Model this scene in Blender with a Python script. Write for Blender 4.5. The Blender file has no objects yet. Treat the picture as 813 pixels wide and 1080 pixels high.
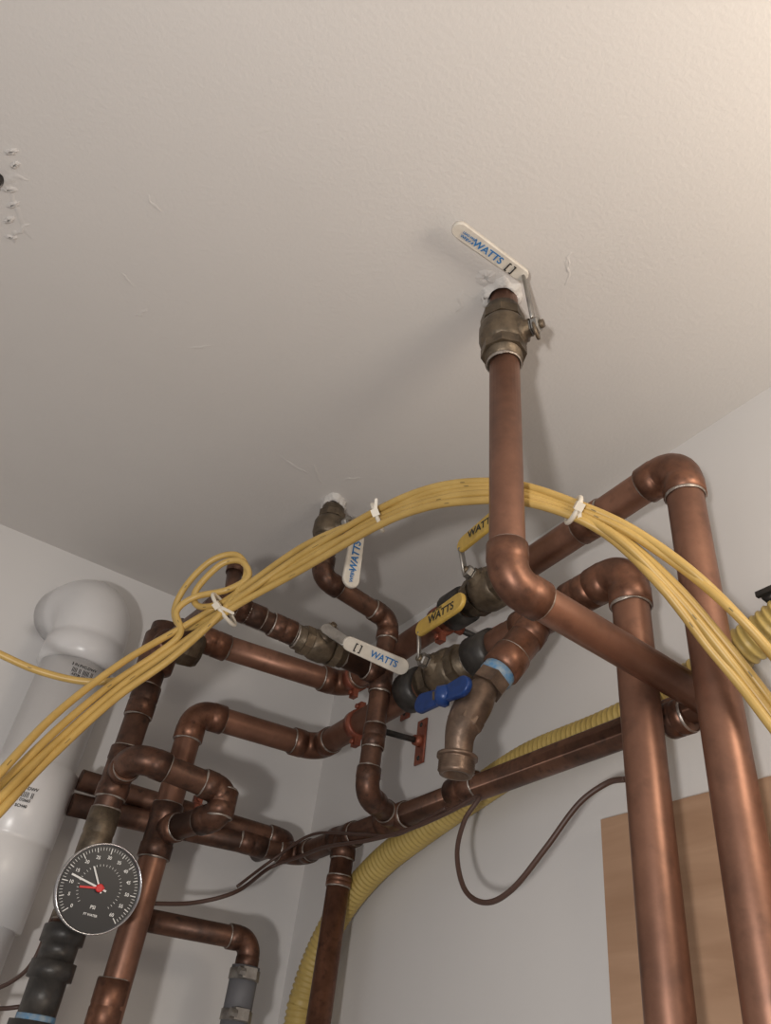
import bpy, bmesh, math, random
from mathutils import Vector as V, Matrix, noise
random.seed(4)
scene = bpy.context.scene
# ------------------------------------------------------------------ camera model
F=810.0; CX=406.5; CY=540.0
zc=V((154,1010,-810)).normalized()
yc=V((-651.5,-550,-810)); yc=(yc-zc*yc.dot(zc)).normalized()
xc=yc.cross(zc)
OFF=V((0,0,1.75))          # camera height above floor
def camdir(px,py):
    d=V((px-CX,-(py-CY),-F))/F
    return V((d.dot(xc),d.dot(yc),d.dot(zc)))
def UD(px,py,depth): return camdir(px,py)*depth
def U(px,py,ax,val):
    d=camdir(px,py); i='xyz'.index(ax); return d*(val/d[i])
XW,YW,ZW=.578,1.151,.65

# ------------------------------------------------------------------ materials
def newmat(name):
    m=bpy.data.materials.new(name); m.use_nodes=True
    nt=m.node_tree; b=nt.nodes['Principled BSDF']; return m,nt,b
def mat(name,col,rough=.5,metal=0,var=0.0,scale=30,col2=None,bump=0,rvar=0,stretch=None,bscale=None,col3=None):
    m,nt,b=newmat(name)
    b.inputs['Base Color'].default_value=(*col,1); b.inputs['Roughness'].default_value=rough
    b.inputs['Metallic'].default_value=metal
    tc=nt.nodes.new('ShaderNodeTexCoord'); mp=nt.nodes.new('ShaderNodeMapping')
    nt.links.new(tc.outputs['Object'],mp.inputs['Vector'])
    if stretch: mp.inputs['Scale'].default_value=stretch
    if col2 is not None:
        n=nt.nodes.new('ShaderNodeTexNoise'); n.inputs['Scale'].default_value=scale; n.inputs['Detail'].default_value=7
        n.inputs['Roughness'].default_value=.65
        nt.links.new(mp.outputs[0],n.inputs['Vector'])
        r=nt.nodes.new('ShaderNodeValToRGB'); r.color_ramp.elements[0].position=.36; r.color_ramp.elements[1].position=.66
        r.color_ramp.elements[0].color=(*col2,1); r.color_ramp.elements[1].color=(*col,1)
        nt.links.new(n.outputs['Fac'],r.inputs['Fac'])
        src=r.outputs['Color']
        if col3 is not None:   # fine dark tarnish specks
            n3=nt.nodes.new('ShaderNodeTexNoise'); n3.inputs['Scale'].default_value=scale*5; n3.inputs['Detail'].default_value=6
            nt.links.new(mp.outputs[0],n3.inputs['Vector'])
            r3=nt.nodes.new('ShaderNodeValToRGB'); r3.color_ramp.elements[0].position=.54; r3.color_ramp.elements[1].position=.78
            nt.links.new(n3.outputs['Fac'],r3.inputs['Fac'])
            mx=nt.nodes.new('ShaderNodeMixRGB'); mx.inputs['Color2'].default_value=(*col3,1)
            nt.links.new(r3.outputs['Color'],mx.inputs['Fac']); nt.links.new(src,mx.inputs['Color1']); src=mx.outputs['Color']
        nt.links.new(src,b.inputs['Base Color'])
        if rvar:
            mr=nt.nodes.new('ShaderNodeMapRange'); mr.inputs['To Min'].default_value=rough+rvar; mr.inputs['To Max'].default_value=rough-rvar
            nt.links.new(n.outputs['Fac'],mr.inputs['Value']); nt.links.new(mr.outputs[0],b.inputs['Roughness'])
    if bump:
        n2=nt.nodes.new('ShaderNodeTexNoise'); n2.inputs['Scale'].default_value=bscale or scale*3; n2.inputs['Detail'].default_value=4
        nt.links.new(mp.outputs[0],n2.inputs['Vector'])
        bp=nt.nodes.new('ShaderNodeBump'); bp.inputs['Strength'].default_value=bump; bp.inputs['Distance'].default_value=.002
        nt.links.new(n2.outputs['Fac'],bp.inputs['Height']); nt.links.new(bp.outputs[0],b.inputs['Normal'])
    return m
M={}
M['cu']=mat('copper_bright',(.315,.160,.106),.43,.66,col2=(.185,.092,.062),scale=10,rvar=.09,bump=.05,bscale=60,col3=(.155,.08,.056))
M['cud']=mat('copper_aged',(.190,.094,.060),.43,.60,col2=(.068,.037,.027),scale=18,rvar=.1,bump=.08,bscale=80,col3=(.046,.03,.023))
M['cuf']=mat('copper_fitting',(.275,.128,.078),.42,.66,col2=(.125,.060,.039),scale=26,rvar=.1,bump=.1,bscale=90,col3=(.10,.05,.035))
M['cufd']=mat('copper_fitting_tarnished',(.185,.087,.054),.42,.62,col2=(.062,.034,.025),scale=34,rvar=.1,bump=.12,bscale=90,col3=(.042,.027,.021))
M['sol']=mat('solder_silver',(.46,.42,.38),.42,.7,col2=(.24,.19,.16),scale=120,bump=.3)
M['br']=mat('bronze_valve',(.19,.145,.098),.45,.6,col2=(.08,.061,.043),scale=50,bump=.25,bscale=200)
M['brl']=mat('brass_faucet',(.24,.165,.12),.42,.7,col2=(.12,.085,.065),scale=50,bump=.2,bscale=200)
M['st']=mat('steel',(.42,.40,.37),.38,.85,col2=(.25,.235,.22),scale=60)
M['chr']=mat('chrome_rim',(.5,.5,.52),.18,1)
M['wh']=mat('handle_white_vinyl',(.68,.64,.57),.4,col2=(.60,.55,.48),scale=60)
M['ye']=mat('handle_yellow_vinyl',(.62,.42,.09),.38,col2=(.48,.31,.07),scale=60)
M['blt']=mat('print_blue',(.02,.16,.42),.5)
M['bkt']=mat('print_black',(.02,.02,.02),.5)
M['prt']=mat('jacket_print',(.20,.14,.05),.5)
M['blue']=mat('blue_handle',(.012,.05,.21),.35,.1,col2=(.008,.032,.13),scale=60)
M['tape']=mat('blue_tape',(.07,.22,.42),.5,col2=(.28,.34,.38),scale=150)
M['blk']=mat('black_iron',(.03,.028,.027),.42,.3,col2=(.055,.05,.045),scale=60,bump=.2)
M['rub']=mat('rubber_grey',(.12,.12,.13),.6)
M['pvc']=mat('pvc_white',(.76,.745,.74),.28,col2=(.71,.695,.69),scale=6)
M['cab']=mat('cable_yellow',(.55,.37,.115),.38,col2=(.46,.30,.085),scale=25)
M['csst']=mat('tube_yellow',(.52,.385,.125),.45,col2=(.43,.31,.095),scale=20)
M['wire']=mat('wire_brown',(.075,.04,.03),.45)
M['clamp']=mat('clamp_copper_red',(.34,.105,.06),.45,.4,col2=(.19,.055,.035),scale=60)
M['tie']=mat('tie_white',(.66,.61,.52),.4)
M['face']=mat('gauge_face',(.015,.015,.017),.35)
M['red']=mat('gauge_red',(.65,.03,.03),.4)
M['mk']=mat('gauge_white',(.8,.8,.78),.5)
M['spk']=mat('spackle',(.60,.575,.55),.85,bump=.8,bscale=250)
M['rgh']=mat('torn_ceiling_paint',(.635,.605,.58),.8,bump=.35,bscale=150,scale=60,col2=(.59,.56,.535))

def wallmat(name,col,col2,bump=.25,big=1.0,fs=170):
    m,nt,b=newmat(name); b.inputs['Roughness'].default_value=.75
    tc=nt.nodes.new('ShaderNodeTexCoord')
    n=nt.nodes.new('ShaderNodeTexNoise'); n.inputs['Scale'].default_value=2.2; n.inputs['Detail'].default_value=5
    nt.links.new(tc.outputs['Object'],n.inputs['Vector'])
    r=nt.nodes.new('ShaderNodeValToRGB'); r.color_ramp.elements[0].color=(*col2,1); r.color_ramp.elements[1].color=(*col,1)
    r.color_ramp.elements[0].position=.35; r.color_ramp.elements[1].position=.65
    nt.links.new(n.outputs['Fac'],r.inputs['Fac']); nt.links.new(r.outputs[0],b.inputs['Base Color'])
    a=nt.nodes.new('ShaderNodeTexNoise'); a.inputs['Scale'].default_value=fs; a.inputs['Detail'].default_value=2
    c=nt.nodes.new('ShaderNodeTexNoise'); c.inputs['Scale'].default_value=5; c.inputs['Detail'].default_value=2; c.inputs['Distortion'].default_value=.3
    nt.links.new(tc.outputs['Object'],a.inputs['Vector']); nt.links.new(tc.outputs['Object'],c.inputs['Vector'])
    ma=nt.nodes.new('ShaderNodeMath'); ma.operation='MULTIPLY_ADD'; ma.inputs[1].default_value=big*3.0
    nt.links.new(c.outputs['Fac'],ma.inputs[0]); nt.links.new(a.outputs['Fac'],ma.inputs[2])
    bp=nt.nodes.new('ShaderNodeBump'); bp.inputs['Strength'].default_value=bump; bp.inputs['Distance'].default_value=.001
    nt.links.new(ma.outputs[0],bp.inputs['Height']); nt.links.new(bp.outputs[0],b.inputs['Normal'])
    return m
M['ceil']=wallmat('ceiling_paint',(.635,.608,.585),(.61,.583,.56),.34,fs=240)
M['wall']=wallmat('wall_paint',(.69,.672,.66),(.66,.642,.63),.12)
M['floor']=wallmat('floor_concrete',(.33,.32,.30),(.25,.245,.24),.3)

# ------------------------------------------------------------------ mesh builder
def perp(d):
    a=V((0,0,1)) if abs(d.z)<.9 else V((1,0,0))
    return d.cross(a).normalized()
class B:
    def __init__(s,name): s.name=name; s.v=[]; s.f=[]; s.m=[]; s.mats=[]; s.kids=[]; s.kf='cuf'
    def mi(s,k):
        if k not in s.mats: s.mats.append(k)
        return s.mats.index(k)
    def face(s,idx,k,sm=True): s.f.append((idx,sm)); s.m.append(s.mi(k))
    def sweep(s,pts,rad,k,seg=20,caps=True,closed=False,flat=False,sx=1,up=None):
        pts=[V(p) for p in pts]; n=len(pts)
        if not hasattr(rad,'__len__'): rad=[rad]*n
        T=[]
        for i in range(n):
            if closed: t=pts[(i+1)%n]-pts[i-1]
            else: t=pts[min(i+1,n-1)]-pts[max(i-1,0)]
            T.append(t.normalized())
        u=(up-T[0]*up.dot(T[0])).normalized() if up else perp(T[0])
        base=len(s.v)
        for i in range(n):
            u=(u-T[i]*u.dot(T[i])).normalized(); w=T[i].cross(u)
            for j in range(seg):
                a=2*math.pi*(j+(.5 if flat else 0))/seg
                s.v.append(pts[i]+u*(math.cos(a)*rad[i]*sx)+w*(math.sin(a)*rad[i]))
        for i in range(n if closed else n-1):
            for j in range(seg):
                i2=(i+1)%n
                a=base+i*seg+j; b_=base+i*seg+(j+1)%seg; c=base+i2*seg+(j+1)%seg; d=base+i2*seg+j
                s.face((a,b_,c,d),k,not flat)
        if caps and not closed:
            s.face(tuple(base+j for j in reversed(range(seg))),k,False)
            s.face(tuple(base+(n-1)*seg+j for j in range(seg)),k,False)
    def lathe(s,p,d,prof,k,seg=24,flat=False):
        """prof: list of (t,r) along d from p"""
        p=V(p); d=V(d).normalized(); u=perp(d); w=d.cross(u); base=len(s.v); n=len(prof)
        for t,r in prof:
            for j in range(seg):
                a=2*math.pi*j/seg
                s.v.append(p+d*t+(u*math.cos(a)+w*math.sin(a))*max(r,1e-5))
        for i in range(n-1):
            for j in range(seg):
                a=base+i*seg+j; b_=base+i*seg+(j+1)%seg; c=base+(i+1)*seg+(j+1)%seg; e=base+(i+1)*seg+j
                s.face((a,b_,c,e),k,not flat)
        s.face(tuple(base+j for j in reversed(range(seg))),k,False)
        s.face(tuple(base+(n-1)*seg+j for j in range(seg)),k,False)
    def box(s,c,ax,ay,az,k):
        c=V(c);ax=V(ax);ay=V(ay);az=V(az); base=len(s.v)
        for i in (-1,1):
            for j in (-1,1):
                for l in (-1,1): s.v.append(c+ax*i+ay*j+az*l)
        for q in ((0,1,3,2),(4,6,7,5),(0,4,5,1),(2,3,7,6),(0,2,6,4),(1,5,7,3)):
            s.face(tuple(base+x for x in q),k,False)
    def plate(s,p0,p1,wd,w0,w1,t,k,n=8,r0=True,r1=True):
        """rounded strip from p0 to p1, width dir wd, bevelled"""
        p0=V(p0);p1=V(p1);d=(p1-p0); L=d.length; d.normalize(); wd=V(wd); wd=(wd-d*wd.dot(d)).normalized(); nn=d.cross(wd)
        out=[]
        if r0: out+= [(-math.sin(a)*w0/2+w0/2, math.cos(a)*w0/2) for a in [math.pi*i/n for i in range(n+1)]]
        else: out+=[(0,w0/2),(0,-w0/2)]
        if r1: out+= [(L-w1/2+math.sin(a)*w1/2, -math.cos(a)*w1/2) for a in [math.pi*i/n for i in range(n+1)]]
        else: out+=[(L,-w1/2),(L,w1/2)]
        mx=sum(o[0] for o in out)/len(out); base=len(s.v); N=len(out)
        for tt,sc in ((-.5,.9),(-.3,1),(.3,1),(.5,.9)):
            for x,y in out:
                xx=mx+(x-mx)*(1-(1-sc)*w0/L); s.v.append(p0+d*xx+wd*(y*sc)+nn*(tt*t))
        for i in range(3):
            for j in range(N):
                s.face((base+i*N+j,base+i*N+(j+1)%N,base+(i+1)*N+(j+1)%N,base+(i+1)*N+j),k,True)
        s.face(tuple(base+j for j in reversed(range(N))),k,False)
        s.face(tuple(base+3*N+j for j in range(N)),k,False)
    # ---- plumbing
    def ring(s,p,d,r,k='sol',L=.0024):
        """slightly ragged solder bead"""
        p=V(p); d=V(d).normalized(); u=perp(d); w=d.cross(u); seg=28; base=len(s.v); sd=len(s.v)*.013
        for t,rr in ((-.5,.97),(-.2,1.025),(.2,1.025),(.5,.97)):
            for j in range(seg):
                a=2*math.pi*j/seg; q=noise.noise(V((math.cos(a)*1.6,math.sin(a)*1.6,sd)))
                s.v.append(p+d*(t*L*(1+1.3*max(q,-.5)))+(u*math.cos(a)+w*math.sin(a))*r*(rr+.02*q))
        for i in range(3):
            for j in range(seg):
                s.face((base+i*seg+j,base+i*seg+(j+1)%seg,base+(i+1)*seg+(j+1)%seg,base+(i+1)*seg+j),k)
    def coupling(s,p,d,r,L=.04,k=None):
        k=k or s.kf
        d=V(d).normalized(); p=V(p)-d*L/2; R=r*1.12
        s.lathe(p,d,[(0,r),(0.0005,R),(L*.45,R),(L*.48,R*.97),(L*.52,R*.97),(L*.55,R),(L-.0005,R),(L,r)],k)
        s.ring(p,d,r*1.07); s.ring(p+d*L,d,r*1.07)
    def tee(s,p,d,bd,r,rb=None,k=None,hl=None,bl=None):
        k=k or s.kf
        rb=rb or r; d=V(d).normalized(); bd=V(bd).normalized(); hl=hl or r*1.9; bl=bl or r*2.0
        s.lathe(V(p)-d*hl,d,[(0,r),(0.0005,r*1.18),(hl*.5,r*1.18),(hl*.55,r*1.12),(hl*1.45,r*1.12),(hl*1.5,r*1.18),(2*hl-.0005,r*1.18),(2*hl,r)],k)
        s.lathe(p,bd,[(0,rb*1.1),(bl*.5,rb*1.12),(bl*.55,rb*1.18),(bl-.0005,rb*1.18),(bl,rb)],k)
        for q,dd,rr in ((V(p)-d*hl,d,r),(V(p)+d*hl,d,r),(V(p)+bd*bl,bd,rb)): s.ring(q,dd,rr*1.09)
    def run(s,pts,r,k='cud',kf=None,bend=None,skip=(),seg=24):
        kf=kf or s.kf
        pts=[V(p) for p in pts]; bend=bend or r*1.4; path=[pts[0]]; arcs=[]
        for i in range(1,len(pts)-1):
            a=(pts[i-1]-pts[i]).normalized(); c=(pts[i+1]-pts[i]).normalized()
            ang=a.angle(c); t=bend/math.tan(ang/2)
            mx=.48*min((pts[i-1]-pts[i]).length,(pts[i+1]-pts[i]).length)
            R=bend
            if t>mx: R=bend*mx/t; t=mx
            cen=pts[i]+(a+c).normalized()*(R/math.sin(ang/2))
            s0=pts[i]+a*t; e0=pts[i]+c*t; v0=s0-cen; v1=e0-cen; arc=[]
            N=12
            tot=v0.angle(v1)
            for q in range(N+1):
                f=q/N; arc.append(cen+(v0*math.sin((1-f)*tot)+v1*math.sin(f*tot))/math.sin(tot))
            path+=arc
            if i not in skip: arcs.append((arc,a,c))
        path.append(pts[-1])
        s.sweep(path,r,k,seg)
        for arc,a,c in arcs:
            ex=r*1.1
            P=[arc[0]+a*ex,arc[0]+a*(ex-.0006),arc[0]+a*.0012,arc[0]+a*.0003]+arc[1:-1]+[arc[-1]+c*.0003,arc[-1]+c*.0012,arc[-1]+c*(ex-.0006),arc[-1]+c*ex]
            R=[r,r*1.16,r*1.16,r*1.12]+[r*1.12]*(len(arc)-2)+[r*1.12,r*1.16,r*1.16,r]
            s.sweep(P,R,kf,seg)
            s.ring(arc[0]+a*ex,a,r*1.08); s.ring(arc[-1]+c*ex,c,r*1.08)
    def valve(s,p,d,stem,r,hl=.038,k='br',sl=.035,mid=1.55,ends='br'):
        p=V(p);d=V(d).normalized();stem=V(stem).normalized()
        s.lathe(p-d*hl,d,[(0,r),(.0005,r*1.22),(hl*.28,r*1.22),(hl*.3,r*1.3)],ends)
        s.lathe(p-d*hl*.72,d,[(0,r*1.5),(hl*.28,r*1.5)],ends,seg=8,flat=True)
        s.lathe(p-d*hl*.46,d,[(0,r*1.3),(hl*.1,r*mid*.93),(hl*.25,r*mid),(hl*.62,r*mid),(hl*.78,r*mid*.93),(hl*.9,r*1.3)],k)
        s.lathe(p+d*hl*.44,d,[(0,r*1.5),(hl*.28,r*1.5)],ends,seg=8,flat=True)
        s.lathe(p+d*hl*.7,d,[(0,r*1.3),(hl*.02,r*1.22),(hl*.3-.0005,r*1.22),(hl*.3,r)],ends)
        s.ring(p-d*hl,d,r*1.12); s.ring(p+d*hl,d,r*1.12,L=.004)
        s.lathe(p+stem*r*.9,stem,[(0,r*.95),(sl*.45,r*.85),(sl*.5,r*.6),(sl*.7,r*.6)],k)
        s.lathe(p+stem*(r*.9+sl*.55),stem,[(0,r*.55),(sl*.2,r*.55)],'st',seg=6,flat=True)
        s.lathe(p+stem*(r*.9+sl*.7),stem,[(0,r*.28),(sl*.35,r*.28)],'br')
        return p+stem*(r*.9+sl*.85)
    def hub(s,p,stem,k='st'):
        stem=V(stem).normalized(); s.lathe(V(p)-stem*.001,stem,[(0,.0085),(.005,.0085),(.0065,.007)],k,seg=6,flat=True)
        s.lathe(V(p)+stem*.004,stem,[(0,.0045),(.005,.004)],'br',seg=12)
    def done(s):
        me=bpy.data.meshes.new(s.name); lo=V([min(v[i] for v in s.v) for i in range(3)]); hi=V([max(v[i] for v in s.v) for i in range(3)])
        c=(lo+hi)/2
        me.from_pydata([tuple(v-c) for v in s.v],[],[f[0] for f in s.f])
        for k in s.mats: me.materials.append(M[k])
        for p,mi,f in zip(me.polygons,s.m,s.f): p.material_index=mi; p.use_smooth=f[1]
        bm=bmesh.new(); bm.from_mesh(me); bmesh.ops.recalc_face_normals(bm,faces=bm.faces); bm.to_mesh(me); bm.free()
        o=bpy.data.objects.new(s.name,me); scene.collection.objects.link(o); o.location=c+OFF
        for nm,txt,pos,xd,n,size,k in s.kids:
            cu=bpy.data.curves.new(nm,'FONT'); cu.body=txt; cu.size=size; cu.align_x='CENTER'; cu.align_y='CENTER'; cu.extrude=.0001; cu.offset=size*.018
            t=bpy.data.objects.new('tmp',cu); scene.collection.objects.link(t)
            dg=bpy.context.evaluated_depsgraph_get(); dg.update()
            tm=bpy.data.meshes.new_from_object(t.evaluated_get(dg)); bpy.data.objects.remove(t)
            tm.materials.clear(); tm.materials.append(M[k])
            to=bpy.data.objects.new(nm,tm); scene.collection.objects.link(to); to.parent=o
            n=V(n).normalized(); xd=V(xd); xd=(xd-n*xd.dot(n)).normalized(); yd=n.cross(xd)
            mm=Matrix((xd,yd,n)).transposed().to_4x4(); mm.translation=V(pos)-c
            to.matrix_local=mm
        return o
    def text(s,nm,txt,pos,xd,n,size,k): s.kids.append((nm,txt,pos,xd,n,size,k))
def spline(pts,step=8):
    pts=[V(p) for p in pts]; out=[]
    for i in range(len(pts)-1):
        p0=pts[max(i-1,0)];p1=pts[i];p2=pts[i+1];p3=pts[min(i+2,len(pts)-1)]
        for q in range(step):
            t=q/step
            out.append(.5*((2*p1)+(p2-p0)*t+(2*p0-5*p1+4*p2-p3)*t*t+(3*p1-p0-3*p2+p3)*t**3))
    out.append(pts[-1]); return out
X=V((1,0,0));Y=V((0,1,0));Z=V((0,0,1))

# ------------------------------------------------------------------ room
def slab(name,lo,hi,k):
    b=B(name); lo=V(lo);hi=V(hi); c=(lo+hi)/2;h=(hi-lo)/2
    b.box(c,X*h.x,Y*h.y,Z*h.z,k); return b.done()
slab('ceiling',(-2.4,-2.2,ZW),(XW+.1,YW+.1,ZW+.1),'ceil')
slab('wall_left',(-2.4,YW,-1.75),(XW,YW+.1,ZW),'wall')
slab('wall_right',(XW,-2.2,-1.75),(XW+.1,YW+.1,ZW),'wall')
slab('floor',(-2.4,-2.2,-1.85),(XW+.1,YW+.1,-1.75),'floor')

# plywood
m,nt,bs=newmat('plywood'); M['ply']=m
tc=nt.nodes.new('ShaderNodeTexCoord'); mp=nt.nodes.new('ShaderNodeMapping'); mp.inputs['Scale'].default_value=(1,1.0,9)
nt.links.new(tc.outputs['Object'],mp.inputs[0]); n=nt.nodes.new('ShaderNodeTexNoise'); n.inputs['Scale'].default_value=4; n.inputs['Detail'].default_value=9; n.inputs['Distortion'].default_value=1.0
nt.links.new(mp.outputs[0],n.inputs[0]); r=nt.nodes.new('ShaderNodeValToRGB')
r.color_ramp.elements[0].color=(.34,.20,.12,1); r.color_ramp.elements[1].color=(.47,.30,.195,1); r.color_ramp.elements[0].position=.3; r.color_ramp.elements[1].position=.7
nt.links.new(n.outputs[0],r.inputs[0]); nt.links.new(r.outputs[0],bs.inputs['Base Color']); bs.inputs['Roughness'].default_value=.6
slab('plywood_board',(XW-.0125,-.7,-.97),(XW-.0005,.526,.251),'ply')

# ------------------------------------------------------------------ main copper runs
RB=.0165
b=B('copper_pipe')   # riser 1 + upper horizontal A
def zAat(y): return .524-(y-.327)*(.024/.609)
b.run([(.488,.324,-1.75),(.485,.327,.524),(.485,.936,.500),(.262,.936,.484)],RB,'cu')
b.coupling((.485,.44,zAat(.44)),Y,RB,.035); b.coupling((.275,.936,.485),X,RB,.04)
b.done()
b=B('copper_pipe')   # riser 2 + horizontal B + descending leg
b.run([(.475,.392,-1.75),(.475,.392,.430),(.475,.971,.410),(.288,.971,.400),(.288,.971,-1.75)],RB,'cu')
b.tee((.475,.508,.426),Y,(-.45,.22,-.86),RB,.015)
b.coupling((.475,.45,.428),Y,RB,.035)
b.tee((.288,.971,.246),Z,V((.034,-.09,.010)),RB,.0145,k='cufd',bl=.03)
b.coupling(U(113,1062,'y',.971),Z,RB,.05)
b.done()

# central drop -> branch -> long wall run -> C2
b=B('copper_pipe')
RC=.0138
top=V((.289,.3595,.65))
b.run([top+V((0,0,.03)),(.304,.3595,.318),(.520,.3595,.303)],RC,'cu')
b.kf='cufd'
b.run([(.500,.3595,.3045),(.520,.3595,.303),(.516,1.05,.287),(.19,1.05,.267)],RC,'cud',skip=(1,))
b.coupling(U(716,757,'x',.517),Y,RC,.02)
b.coupling(U(490,832,'x',.516),Y,RC,.045)
b.tee((.516,.925,.290),Y,-Z,RC,RC)
b.tee((.516,.81,.292),Y,V((-.07,-.04,0)),RC,.0125)
b.coupling((.44,1.05,.283),X,RC,.04)
b.run([(.516,.925,.29),(.516,.925,-1.75)],.0145,'cuf')
b.coupling((.516,.925,.235),Z,.0145,.012,'cuf')
# C1
b.run([(.19,1.05,.298),(.495,1.05,.300),(.495,1.151,.300)],.013,'cud')
b.done()

# S drop from 2nd ceiling valve
b=B('copper_pipe'); b.kf='cufd'
RS=.0125
s0=V((.327,.751,.68))
s_el=V((.331,.752,.530)); s2=V((.444,.762,.520)); s3=V((.447,.768,.293)); s4=V((.516,.81,.292))
b.run([s0,s_el,s2,s3,s4],RS,'cud')
b.tee((.4445,.763,.44),Z,-X,RS,RS)
b.coupling((.446,.765,.36),Z,RS,.028)
# D branch
b.run([(.44,.763,.44),(.222,.763,.449),(.209,.936,.449)],RS,'cud',skip=())
b.coupling((.30,.763,.446),X,RS*1.05,.03)
b.coupling((.255,.763,.448),X,RS,.035)
b.done()

# left riser with loop and gauge tee
b=B('copper_pipe'); b.kf='cufd'
xr,yr=.209,.936
b.run([(xr,yr,.475),(xr,yr,.10)],.0155,'cud')
b.lathe((xr,yr,.415),Z,[(0,.0155),(.004,.023),(.05,.025),(.055,.021),(.066,.021),(.07,.012)],'cufd')
b.lathe((xr+.005,yr,.462),-X+Z*.3,[(0,.018),(.02,.018),(.025,.012)],'cufd')
b.lathe((xr,yr,.449),-Y,[(0,.018),(.03,.017),(.034,.0125)],'cufd')
b.lathe((xr+.012,yr,.480),X,[(0,.02),(.02,.021),(.035,.0165)],'cufd')
b.lathe((xr+.01,yr-.003,.463),X,[(0,.024),(.02,.026),(.034,.024),(.04,.02)],'br',seg=8,flat=True)
b.coupling((xr,yr,.375),Z,.0155,.04)
# loop off riser
t1=V((xr,yr,.285))
b.tee(t1,Z,-Y,.0155,.0145)
b.coupling((xr,yr,.215),Z,.0155,.055,'br')
b.tee((xr,yr,.158),Z,-Y,.0155,.012,'br',bl=.02)
lp=[t1,V((xr,yr-.055,.292)),V((.322,yr-.055,.284)),V((.322,yr-.055,.256)),V((.293,.958,.2475))]
b.run(lp,.0145,'cud',bend=.022)
# black lower section
b.lathe((xr,yr,.125),-Z,[(0,.0155),(.003,.022),(.018,.022),(.0185,.0185),(.034,.0185),(.0345,.0225),(.05,.0225),(.0505,.0185),(.085,.0185),(.0855,.024),(.11,.024)],'blk')
b.lathe((xr,yr,.045),-Z,[(0,.019),(.012,.019)],'tape')
b.run([(xr,yr,.04),(xr,yr,-1.75)],.0155,'cud')
b.done()

# air vent stub
b=B('air_vent_stub'); b.kf='cufd'
b.run([(.232,.766,.445),(.229,.78,.505)],.009,'cud')
b.lathe((.232,.766,.452),Z,[(0,.013),(.012,.013),(.014,.010)],'cufd')
b.lathe((.229,.779,.50),(0,.1,1),[(0,.0105),(.012,.0105),(.014,.006),(.02,.005)],'cufd')
b.done()

# bottom-left branch with hose clamps
b=B('copper_pipe'); b.kf='cufd'
yf=1.005
f0=U(148,969,'y',yf); fe=U(265,992,'y',yf)
b.run([f0,fe,V((fe.x,fe.y,-1.75))],.0125,'cud')
b.done()
b=B('rubber_coupling_with_hose_clamps')
c=fe-Z*.028
b.lathe(c,-Z,[(0,.012),(.0005,.0172),(.062,.0172),(.0625,.012)],'rub')
for t in (.004,.046):
    b.lathe(c-Z*t,-Z,[(0,.0172),(.0003,.0188),(.0115,.0188),(.0118,.0172)],'st')
    b.box(c-Z*(t+.005)+V((-.004,-.0205,0)),X*.009,Y*.004,Z*.006,'st')
    b.lathe(c-Z*(t+.005)+V((-.018,-.0215,0)),X,[(0,.005),(.008,.005)],'st',seg=8,flat=True)
b.done()

# ------------------------------------------------------------------ valves
# 1 : ceiling valve with white bent handle
b=B('ball_valve')
st=V((.42,-.9,-.05)).normalized()
tp=b.valve((.2915,.3595,.590),(.06,0,-1),st,.0142,.037,sl=.022,mid=1.6)
b.hub(tp,st)
h0=U(553,292,'z',.634); h1=U(478,237,'z',.634)
b.plate(tp-Z*.014+X*.004,tp+Z*.010-X*.002,V((.8,.45,0)),.017,.015,.003,'br')
b.plate(tp+Z*.004-X*.001,h0,V((.8,.45,0)),.012,.010,.003,'st',r0=True,r1=False)
b.plate(h0+V((.003,0,.001)),h1,Y,.013,.0155,.005,'wh')
nrm=V((0,0,-1)); mid=(h0+h1)/2
b.text('label_text','WATTS',mid+V((-.002,0,-.0033)),X,nrm,.0098,'blt')
b.text('label_text','WFBV-4',mid+V((-.025,.002,-.0033)),X,nrm,.004,'blt')
b.text('label_text','LEAD FREE',mid+V((-.025,-.002,-.0033)),X,nrm,.003,'blt')
b.text('label_text','[ ]',mid+V((.025,0,-.0033)),X,nrm,.010,'bkt')
b.done()
# 2 : second ceiling valve, handle hanging
b=B('ball_valve')
st=V((.35,-.93,0)).normalized()
tp=b.valve((.328,.751,.603),-Z,st,RS,.036,sl=.02,mid=1.7)
b.hub(tp,st)
ha=V((tp.x,tp.y-.002,tp.z+.012)); hb=V((.351,.712,.583)); hc=V((.353,.712,.505))
b.plate(ha,hb+Z*.004,X,.014,.015,.003,'st',r1=False)
b.plate(hb+Z*.006,hc,X,.020,.023,.0055,'wh')
mid=(hb+hc)/2
b.text('label_text','WATTS',mid+V((0,-.0036,.006)),Z,-Y,.014,'blt')
b.text('label_text','WFBV',mid+V((0,-.0036,-.024)),Z,-Y,.007,'blt')
b.done()
# 3 : on B with yellow handle
b=B('ball_valve')
st=V((-1,0,.05)).normalized()
pB=V((.475,.665,.4207))
tp=b.valve(pB,Y,st,RB,.045,sl=.024,mid=1.65,ends='br')
b.hub(tp,st)
ha=tp+V((0,.008,-.004)); hb=V((.421,.652,.449)); hc=V((.419,.566,.452))
b.plate(ha,hb,Z,.016,.015,.003,'st',r1=False)
b.plate(hb+Y*.004,hc,Z,.020,.023,.006,'ye')
mid=(hb+hc)/2
b.text('label_text','WATTS',mid+V((-.0037,-.004,-.001)),-Y,-X,.014,'bkt')
b.text('label_text','600 WOG',mid+V((-.0037,.004,.007)),-Y,-X,.004,'bkt')
b.lathe(pB+Y*.05,Y,[(0,RB),(.001,.025),(.03,.025),(.034,RB)],'blk')
b.lathe(pB-Y*.085,Y,[(0,RB),(.001,.023),(.034,.024),(.038,RB)],'blk')
b.done()
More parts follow.
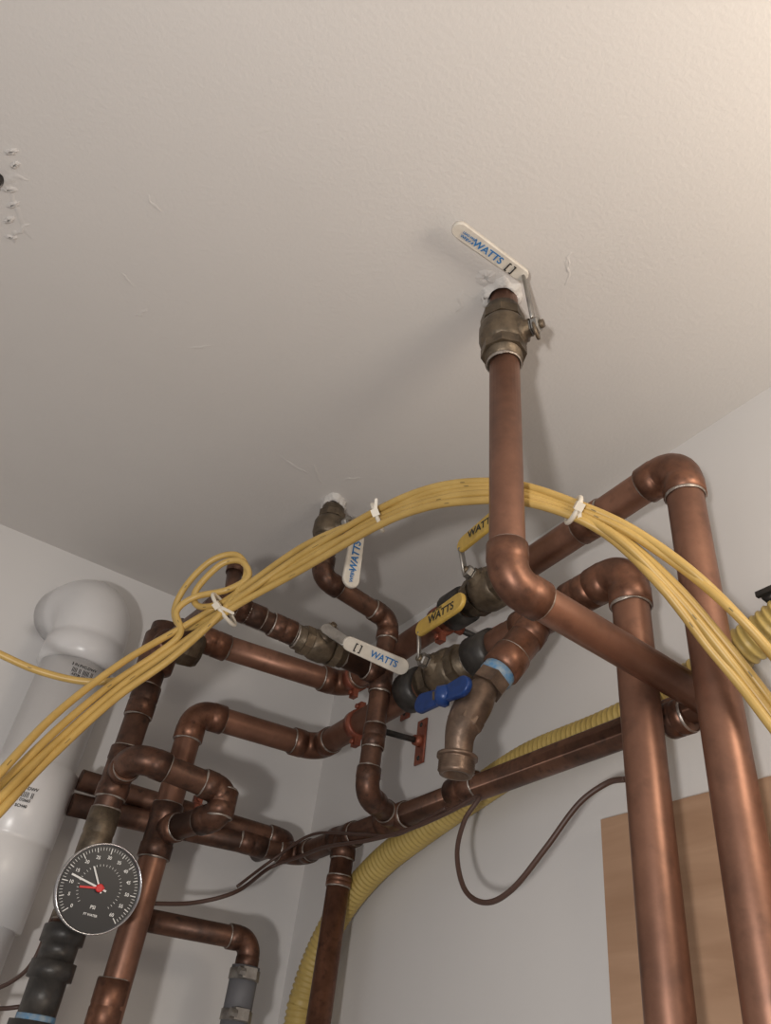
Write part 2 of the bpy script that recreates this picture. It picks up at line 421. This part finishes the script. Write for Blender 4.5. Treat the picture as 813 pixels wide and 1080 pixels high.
# 4 : on A with yellow handle
b=B('ball_valve')
pA=V((.485,.605,zAat(.605)))
st=V((-1,0,.25)).normalized()
tp=b.valve(pA,Y,st,RB,.042,sl=.022,mid=1.6,ends='br')
b.hub(tp,st)
hb=V((.432,.598,.545)); hc=V((.428,.51,.550))
b.plate(tp+V((0,.006,-.004)),hb,Z,.015,.015,.003,'st',r1=False)
b.plate(hb+Y*.004,hc,Z,.021,.024,.006,'ye')
mid=(hb+hc)/2
b.text('label_text','WATTS',mid+V((-.0037,0,0)),-Y,-X,.014,'bkt')
b.lathe(pA+Y*.045,Y,[(0,RB),(.001,.024),(.03,.024),(.034,RB)],'blk')
b.done()
# 5 : on D with white handle
b=B('ball_valve')
pD=V((.352,.763,.4435))
st=V((0,-.85,.53)).normalized()
tp=b.valve(pD,X,st,RS,.034,sl=.018,mid=1.55)
b.hub(tp,st)
hb=U(362,676,'y',.72); hc=U(430,706,'y',.715)
b.plate(tp+V((-.012,0,0)),hb+X*.004,Z,.014,.013,.003,'st',r1=False)
wd=V((0,-.6,.8))
b.plate(hb,hc,wd,.017,.020,.0055,'wh')
mid=(hb+hc)/2; dd=(hc-hb).normalized()
nn=dd.cross(wd).normalized(); nn=nn if nn.y<0 else -nn
b.text('label_text','WATTS',mid+nn*.0036+dd*.010,dd,nn,.011,'blt')
b.text('label_text','[ ]',mid+nn*.0036-dd*.026,dd,nn,.011,'bkt')
b.done()

# hose bibb
b=B('hose_bibb')
q0=V((.468,.512,.412)); q1=U(505,735,'x',.42); q2=U(487,768,'x',.408); q3=U(481,812,'x',.41)
d=(q1-q0).normalized(); L=(q1-q0).length
b.lathe(q0,d,[(0,.014),(L*.12,.0175),(L*.38,.0175),(L*.40,.0195),(L*.62,.0195),(L*.64,.013)],'cuf')
b.ring(q0+d*L*.39,d,.0185)
b.lathe(q0+d*L*.62,d,[(0,.0135),(.002,.0168),(.010,.0170),(.013,.013)],'tape')
b.lathe(q0+d*(L*.62+.012),d,[(0,.0180),(.014,.0180)],'brl',seg=6,flat=True)
P=spline([q0+d*(L*.62+.022),q1,q2,q3-(q3-q2)*.35,q3],8)
n=len(P); b.sweep(P,[.0128+ .0045*math.exp(-((i/n-.34)/.18)**2) for i in range(n)],'brl')
b.lathe(q1+(q2-q1)*.62,(q2-q1),[(0,.0155),(.002,.0172),(.009,.0172),(.011,.0155)],'brl',seg=8,flat=True)
dz=V((0,.05,-1)).normalized()
e=q3-dz*.014
b.lathe(e,dz,[(0,.012),(.001,.0188),(.004,.0188)]+[(.004+.0012*i,.0150 if i%2 else .0168) for i in range(12)]+[(.019,.0150),(.019,.0115),(.010,.010)],'brl',seg=32)
hc_=U(467,734,'x',.392); hd=(hc_-q1).normalized()
b.lathe(q1,hd,[(0,.012),(.014,.011),(.016,.009)],'brl')
b.lathe(q1+hd*.014,hd,[(0,.0095),(.008,.0095)],'brl',seg=6,flat=True)
b.lathe(q1+hd*.02,hd,[(0,.004),((hc_-q1).length-.01,.004)],'br')
wl=U(440,744,'x',.395); wr=U(496,720,'x',.395)
b.lathe(hc_-hd*.006,hd,[(0,.009),(.004,.011),(.012,.009),(.014,.004)],'blue')
upv=V((0,0,1))
b.plate(hc_,wl,upv,.016,.020,.007,'blue'); b.plate(hc_,wr,upv,.016,.020,.007,'blue')
b.done()

# ------------------------------------------------------------------ hangers
def hanger(pipe,pr,wallp,plate_up):
    b=B('pipe_hanger_clamp'); pipe=V(pipe); wallp=V(wallp); d=(wallp-pipe).normalized()
    ax=d.cross(plate_up).normalized()
    b.lathe(pipe-ax*.007,ax,[(0,pr*1.02),(.0002,pr*1.20),(.0138,pr*1.20),(.014,pr*1.02)],'clamp')
    for sgn in (1,-1):
        b.box(pipe+plate_up*sgn*pr*1.45,ax*.006,plate_up*pr*.4,d*.004,'clamp')
        b.lathe(pipe+plate_up*sgn*pr*1.5-d*.008,d,[(0,.0035),(.004,.0035)],'clamp',seg=8)
    L=(wallp-pipe).length
    b.lathe(pipe+d*pr*1.2,d,[(0,.007),(.012,.007)],'clamp')
    b.lathe(pipe+d*pr*1.2,d,[(0,.0042),(L-pr*1.2,.0042)],'blk')
    b.plate(wallp-d*.0025-plate_up*.032,wallp-d*.0025+plate_up*.032,ax,.022,.022,.004,'clamp',r0=False,r1=False)
    b.lathe(wallp-d*.014,d,[(0,.007),(.012,.009)],'clamp')
    for q in (-.024,.024): b.lathe(wallp-d*.006+plate_up*q,d,[(0,.002),(.001,.0035),(.002,.0035)],'blk',seg=10)
    b.done()
hanger((.475,.86,.4135),RB,(XW,.857,.422),Z)
hanger((.485,.70,zAat(.7)),RB,(XW,.70,zAat(.7)),Z)
hanger((.485,.905,zAat(.905)),RB,(XW,.905,zAat(.905)),Z)
p=U(205,857,'y',1.05); hanger((p.x,1.05,.298),.013,(p.x,YW,.298),Z)

# ------------------------------------------------------------------ PVC
b=B('pvc_vent_pipe')
px_,py_=.138,1.07; R=.0475
b.sweep([(px_,py_,-1.75),(px_,py_,.49)],R,'pvc',48)
RE=.0535
# 90-degree elbow turning back (slightly to the left) into the wall
hd2=V((-.30,.954,0)).normalized()
arc=[V((px_,py_,.438)),V((px_,py_,.4385)),V((px_,py_,.4745)),V((px_,py_,.476)),V((px_,py_,.484))]
cen=V((px_,py_,.484))+hd2*.062
for i in range(1,17):
    a=math.pi/2*i/16; arc.append(cen+V((0,0,.062*math.sin(a)))-hd2*(.062*math.cos(a)))
arc.append(arc[-1]+hd2*.04)
b.sweep(arc,[R,RE,RE,RE*.965]+[RE*.96]*(len(arc)-4),'pvc',48)
b.lathe((px_,py_,.300),-Z,[(0,R),(.0006,RE),(.085,RE),(.086,RE*.985),(.092,RE*.985),(.093,RE),(.178,RE),(.1785,R)],'pvc',48)
for (zz,RR,ox) in ((.427,R,.002),(.262,RE,-.012)):
    for li,(tx,sz) in enumerate((('3 IN PVC-DWV',.006),('|||| || ||||| ||',.008),('ASTM D2665',.0055),('NSF SCH40',.0055))):
        nn=V((ox/RR*1.0,-1,0)).normalized()
        pos=V((px_,py_,zz-li*.0068))+nn*(RR+.0008)
        b.text('label_text',tx,pos,X,nn,sz*.85,'bkt')
b.done()

# ------------------------------------------------------------------ pressure gauge
b=B('pressure_gauge')
g=U(104,937,'y',.893); nrm=V((-.06,-1,-.08)).normalized()
gx=X-nrm*X.dot(nrm); gx.normalize(); gy=nrm.cross(gx)   # up-ish
gy=-gy if gy.z<0 else gy
R=.0430
b.lathe(g-nrm*.022,nrm,[(0,.02),(.001,R*.95),(.018,R*.96),(.02,R),(.027,R),(.029,R*.985),(.0285,R*.955),(.0245,R*.95),(.0245,R*.5),(.0245,.001)],'chr',64)
b.lathe(g+nrm*.0026,nrm,[(0,.01),(0,R*.955),(.0003,R*.955)],'face',64)
fz=nrm*.0034
def ang(a): return gx*math.cos(a)+gy*math.sin(a)
for i in range(0,61):
    a=math.radians(225-270*i/60); L=.0060 if i%10==0 else (.0045 if i%5==0 else .003)
    dirv=ang(a); t=gy*math.cos(a)-gx*math.sin(a)
    b.box(g+fz+dirv*(R*.90-L/2),dirv*L/2,t*(.0004 if i%5==0 else .0002),nrm*.0002,'mk')
for i in range(0,13):
    a=math.radians(225-270*i/12)
    b.text('dial_numeral',str(i*5),g+fz+ang(a)*R*.68,gx,nrm,.0045,'mk')
for i in range(0,31):
    a=math.radians(225-270*i/30); dirv=ang(a); t=gy*math.cos(a)-gx*math.sin(a)
    b.box(g+fz+dirv*(R*.50),dirv*.001,t*.0002,nrm*.0002,'mk')
b.text('dial_numeral','PSI',g+fz-gy*.018,gx,nrm,.0045,'mk')
b.text('dial_numeral','FT WATER',g+fz-gy*.025,gx,nrm,.003,'mk')
def needle(a,L,w,k,z):
    a=math.radians(a); dv=ang(a); t=gy*math.cos(a)-gx*math.sin(a)
    b.box(g+nrm*z+dv*(L*.38),dv*(L*.62),t*w,nrm*.0003,k)
needle(125,.022,.0008,'mk',.0045); needle(168,.032,.0009,'mk',.0042); needle(188,.020,.0010,'red',.0048)
b.lathe(g+nrm*.003,nrm,[(0,.004),(.003,.004),(.0035,.003)],'red')
tgt=V((xr,yr,.158))
b.lathe(g-nrm*.02,tgt-g,[(0,.009),((tgt-g).length-.02,.009)],'br')
b.done()

# ------------------------------------------------------------------ corrugated yellow tubing
b=B('corrugated_yellow_gas_tubing')
cp=[(900,590,.556),(813,662,.556),(760,698,.556),(700,738,.556),(640,768,.556),(560,800,.556),(500,838,.556),(440,880,.552),(400,912,.55),(365,952,.548),(338,1000,.546),(320,1050,.546),(310,1100,.546)]
P=[U(a,c,'x',x) for a,c,x in cp]; P.append(P[-1]+V((0,0,-.3))); P.append(P[-1]+V((0,0,-1.3)))
S=spline(P,24)
tot=0; out=[S[0]]; stp=.00175
for i in range(1,len(S)):
    seg=(S[i]-S[i-1]).length; 
    while tot+seg>=stp:
        f=(stp-tot)/seg; S[i-1]=S[i-1].lerp(S[i],f); out.append(S[i-1].copy()); seg=(S[i]-S[i-1]).length; tot=0
        if S[i-1].z<-1.0 : break
    tot+=seg
rr=[.0175,.0175,.0158,.0158]
b.sweep(out,[rr[i%4] for i in range(len(out))],'csst',20)
b.done()

# ------------------------------------------------------------------ thin brown wires
b=B('brown_low_voltage_wire')
w=[(659,822,.50),(640,826,.50),(610,848,.49),(575,895,.48),(540,938,.475),(512,952,.475),(490,938,.48),(482,900,.485),(490,865,.495),(505,840,.505)]
P=[U(a,c,'x',x) for a,c,x in w]
P+=[U(505,840,'x',.50),U(470,858,'x',.5),U(430,875,'x',.495),U(390,886,'x',.495),U(345,893,'x',.49),U(320,902,'x',.49),U(285,915,'x',.47)][1:]
P+=[U(250,940,'y',.985),U(205,952,'y',.985),U(162,953,'y',.975)]
b.sweep(spline(P,10),.0025,'wire',10)
P=[U(659,822,'x',.50),U(680,818,'x',.53),U(700,812,'x',.57)]
b.sweep(spline(P,6),.0025,'wire',10)
b.done()
b=B('brown_low_voltage_wire')
P=[U(470,852,'x',.497),U(420,880,'x',.5),U(380,880,'x',.495),U(330,880,'x',.49),U(290,905,'y',1.03),U(250,935,'y',1.03)]
b.sweep(spline(P,10),.002,'wire',10)
b.done()
b=B('brown_low_voltage_wire')
P=[UD(-40,1048,.8),UD(-5,1043,.8),UD(20,1030,.8),UD(36,1012,.8),UD(48,985,.82),UD(58,960,.85)]
b.sweep(spline(P,10),.0022,'wire',10)
b.done()
b=B('brown_low_voltage_wire')
P=[UD(-40,1062,.8),UD(-5,1064,.8),UD(20,1062,.8),UD(45,1058,.82)]
b.sweep(spline(P,10),.0022,'wire',10)
b.done()

# ------------------------------------------------------------------ yellow cables
cables=[
 [(-60,905,.52),(0,842,.57),(60,782,.66),(130,722,.74),(195,676,.80),(245,640,.82),(320,590,.80),(398,550,.735),(450,530,.69),(500,521,.665),(550,523,.645),(605,541,.625),(655,570,.60),(710,625,.58),(760,685,.56),(815,757,.54),(880,850,.5)],
 [(-60,880,.53),(0,815,.58),(60,752,.67),(130,698,.75),(195,660,.81),(240,632,.83),(320,576,.81),(398,543,.745),(450,521,.70),(500,512,.675),(550,516,.655),(605,535,.63),(660,560,.61),(720,600,.585),(770,642,.56),(815,690,.54),(880,770,.5)],
 [(-60,660,.74),(0,690,.75),(45,709,.76),(95,719,.77),(145,713,.78),(185,690,.80),(240,645,.81),(320,600,.79),(398,555,.725),(450,535,.685),(500,528,.66),(550,529,.64),(605,545,.62),(650,572,.605),(700,622,.58),(745,680,.565),(780,722,.55),(815,768,.53),(880,850,.5)],
 [(-60,918,.51),(0,856,.56),(50,802,.64),(120,738,.72),(180,695,.77),(225,655,.80),(252,622,.83),(260,600,.85),(248,585,.86),(222,592,.86),(196,618,.85),(184,645,.84),(194,662,.83),(222,652,.82),(262,624,.81),(320,584,.80),(398,538,.74),(450,516,.70),(500,508,.675),(550,512,.655),(605,530,.63),(665,557,.61),(730,603,.58),(790,662,.56),(850,735,.53)],
 [(-60,893,.54),(0,829,.59),(65,765,.67),(120,720,.74),(165,690,.78),(190,668,.80),(186,645,.82),(205,630,.83),(240,622,.83),(262,608,.84),(254,592,.85),(232,596,.85),(206,624,.84),(212,640,.83),(250,630,.82),(322,592,.795),(398,546,.74),(450,526,.70),(500,517,.672),(550,519,.652),(605,538,.63),(660,570,.61),(715,620,.585),(765,678,.565),(815,742,.545),(880,830,.5)],
]
b=B('yellow_electrical_cable_bundle')
for ci,c in enumerate(cables):
    S=spline([UD(*p) for p in c],12)
    b.sweep(S,.0036,'cab',12)
    # tiny printed legend along the jacket
    for i in range(6+ci*7,len(S)-2,31):
        for q in range(5):
            p=S[i].lerp(S[i+1],q/5); t=(S[i+1]-S[i]).normalized(); o=(-p.normalized()); o=(o-t*o.dot(t)).normalized()
            b.box(p+o*.00355,t*.0006,t.cross(o)*.0004,o*.0001,'prt')
b.done()
def tie(px,py,dep,dx,dy,rx,ry,tail):
    b=B('cable_tie'); c=UD(px,py,dep); t=(UD(px+dx,py+dy,dep)-c).normalized()
    vw=c.normalized(); u=t.cross(vw).normalized(); w=t.cross(u)
    P=[c+u*math.cos(a)*rx+w*math.sin(a)*ry for a in [2*math.pi*i/28 for i in range(28)]]
    b.sweep(P,.0022,'tie',8,closed=True)
    h=c-w*ry if (c-w*ry).length<(c+w*ry).length else c+w*ry
    b.box(h+u*rx*.4,t*.0035,u*.0035,w*.003,'tie')
    b.plate(h+u*rx*.4,h+u*rx*.4+(u*tail[0]+t*tail[1]),t,.0035,.003,.001,'tie')
    b.done()
tie(398,546,.735,10,-4,.0135,.012,(.012,.006))
tie(605,538,.626,10,5,.0115,.011,(-.010,.006))
tie(236,643,.82,10,-7,.020,.014,(-.018,.01))

# ------------------------------------------------------------------ ceiling patches
def patch(name,c,r0,r1,h,seed,k='spk',el=1.0,rot=0):
    b=B(name); seg=40; base=len(b.v); rings=[(r0,h),(r0*1.15,h*1.1),((r0+r1)/2,h*.6),(r1,0)]
    cr,sr=math.cos(rot),math.sin(rot)
    for ri,(r,hh) in enumerate(rings):
        for j in range(seg):
            a=2*math.pi*j/seg; nz=noise.noise(V((math.cos(a)*2.0,math.sin(a)*2.0,seed+ri*.3)))
            nz2=noise.noise(V((math.cos(a)*4,math.sin(a)*4,seed*2+ri*.5)))
            rr=r*(1+(.3*nz+.15*nz2)*(ri>0)*1.0); hz=hh*(1+.5*nz2+.4*nz)
            lx,ly=math.cos(a)*rr*el,math.sin(a)*rr
            b.v.append(V((c[0]+lx*cr-ly*sr,c[1]+lx*sr+ly*cr,ZW-max(hz,0)-(0.0002 if ri<3 else -.001))))
    for i in range(3):
        for j in range(seg):
            b.face((base+i*seg+j,base+i*seg+(j+1)%seg,base+(i+1)*seg+(j+1)%seg,base+(i+1)*seg+j),k)
    b.done()
patch('ceiling_spackle_patch',(.289,.3595),.0142,.0205,.005,1.3)
patch('ceiling_spackle_patch',(.327,.751),.013,.018,.009,7.7)
patch('ceiling_spackle_patch',(.262,.352),.002,.012,.0012,3.7,'ceil')
# rough paint ridges next to the hook
for i,(px,py,rr_,el,rt) in enumerate([(12,160,.0035,2.6,2.3),(16,174,.0035,2.2,2.0),(10,200,.004,2.6,2.5),(14,216,.0035,3.0,2.2),(10,232,.004,2.4,2.1),(12,250,.003,2.8,2.6)]):
    c=U(px,py,'z',ZW); patch('torn_ceiling_paint',(c.x,c.y),.0008,rr_,.0016,11.3+i*2.1,'rgh',el,rt)
def scuff(px,py,L,W,ang_,seed,h=.0012):
    b=B('ceiling_plaster_ridge'); c=U(px,py,'z',ZW); d=V((math.cos(ang_),math.sin(ang_),0)); w=V((-d.y,d.x,0)); n=14
    for i in range(n+1):
        t=i/n-.5; ww=W*math.sqrt(max(0,1-(2*t)**2))*(.6+.8*abs(noise.noise(V((t*5,seed,0))))); off=w*noise.noise(V((t*3,seed,5)))*W*1.5
        hh=h*(.5+abs(noise.noise(V((t*9,seed,2)))))*math.sqrt(max(0,1-(2*t)**2))
        p=c+d*(t*L)+off
        b.v+= [p-w*ww+Z*.0003,p-Z*hh,p+w*ww+Z*.0003]
    for i in range(n):
        for j in range(2): b.face((i*3+j,i*3+j+1,(i+1)*3+j+1,(i+1)*3+j),'ceil')
    b.done()
for i,a in enumerate([(12,190,.035,.006,2.2,.002),(20,225,.06,.006,1.0,.0015),(22,246,.035,.004,1.9,.002),(163,215,.02,.003,.6),(150,330,.02,.004,2),(135,295,.02,.002,.5),
     (598,285,.035,.003,.9),(486,318,.03,.004,1.2),(540,275,.02,.003,.3),(310,490,.05,.004,.2),(335,500,.04,.004,.7),(372,505,.03,.003,2.2),(600,275,.02,.002,1),
     (210,365,.03,.003,2.4)]): scuff(a[0],a[1],a[2],a[3],a[4],i*1.7+.3,a[5] if len(a)>5 else .0012)
b=B('ceiling_hook'); c=U(-2,188,'z',ZW)
b.lathe(c,-Z,[(0,.006),(.006,.005),(.008,.003),(.014,.003)],'blk'); b.done()

# black gas cock at right edge
b=B('gas_shutoff_cock'); c=V((.550,.308,.398))
b.lathe(c,X,[(0,.005),(.002,.007),(.014,.008),(.016,.006),(.027,.006)],'blk')
b.box(c-X*.002,X*.002,Y*.008,Z*.0025,'blk'); b.done()

# ------------------------------------------------------------------ lights
def point(name,loc,P,rad,col):
    l=bpy.data.lights.new(name,'POINT'); l.energy=P; l.shadow_soft_size=rad; l.color=col
    o=bpy.data.objects.new(name,l); o.location=V(loc)+OFF; scene.collection.objects.link(o)
point('room_bulb',(-.26,-.12,-.16),17.5,.025,(1,.957,.915))
point('warm_ceiling_bulb',(.39,-.23,.38),6.6,.11,(1,.87,.71))
w=bpy.data.worlds.new('world'); scene.world=w; w.use_nodes=True
w.node_tree.nodes['Background'].inputs[0].default_value=(1,.985,.975,1); w.node_tree.nodes['Background'].inputs[1].default_value=.42

# ------------------------------------------------------------------ camera
cam=bpy.data.cameras.new('camera'); co=bpy.data.objects.new('camera',cam); scene.collection.objects.link(co)
cam.sensor_fit='VERTICAL'; cam.sensor_height=36; cam.sensor_width=27; cam.lens=36*F/1080; cam.clip_start=.01
mm=Matrix((xc,yc,zc)).to_4x4(); mm.translation=OFF; co.matrix_world=mm
scene.camera=co
scene.view_settings.view_transform='Standard'; scene.view_settings.look='None'
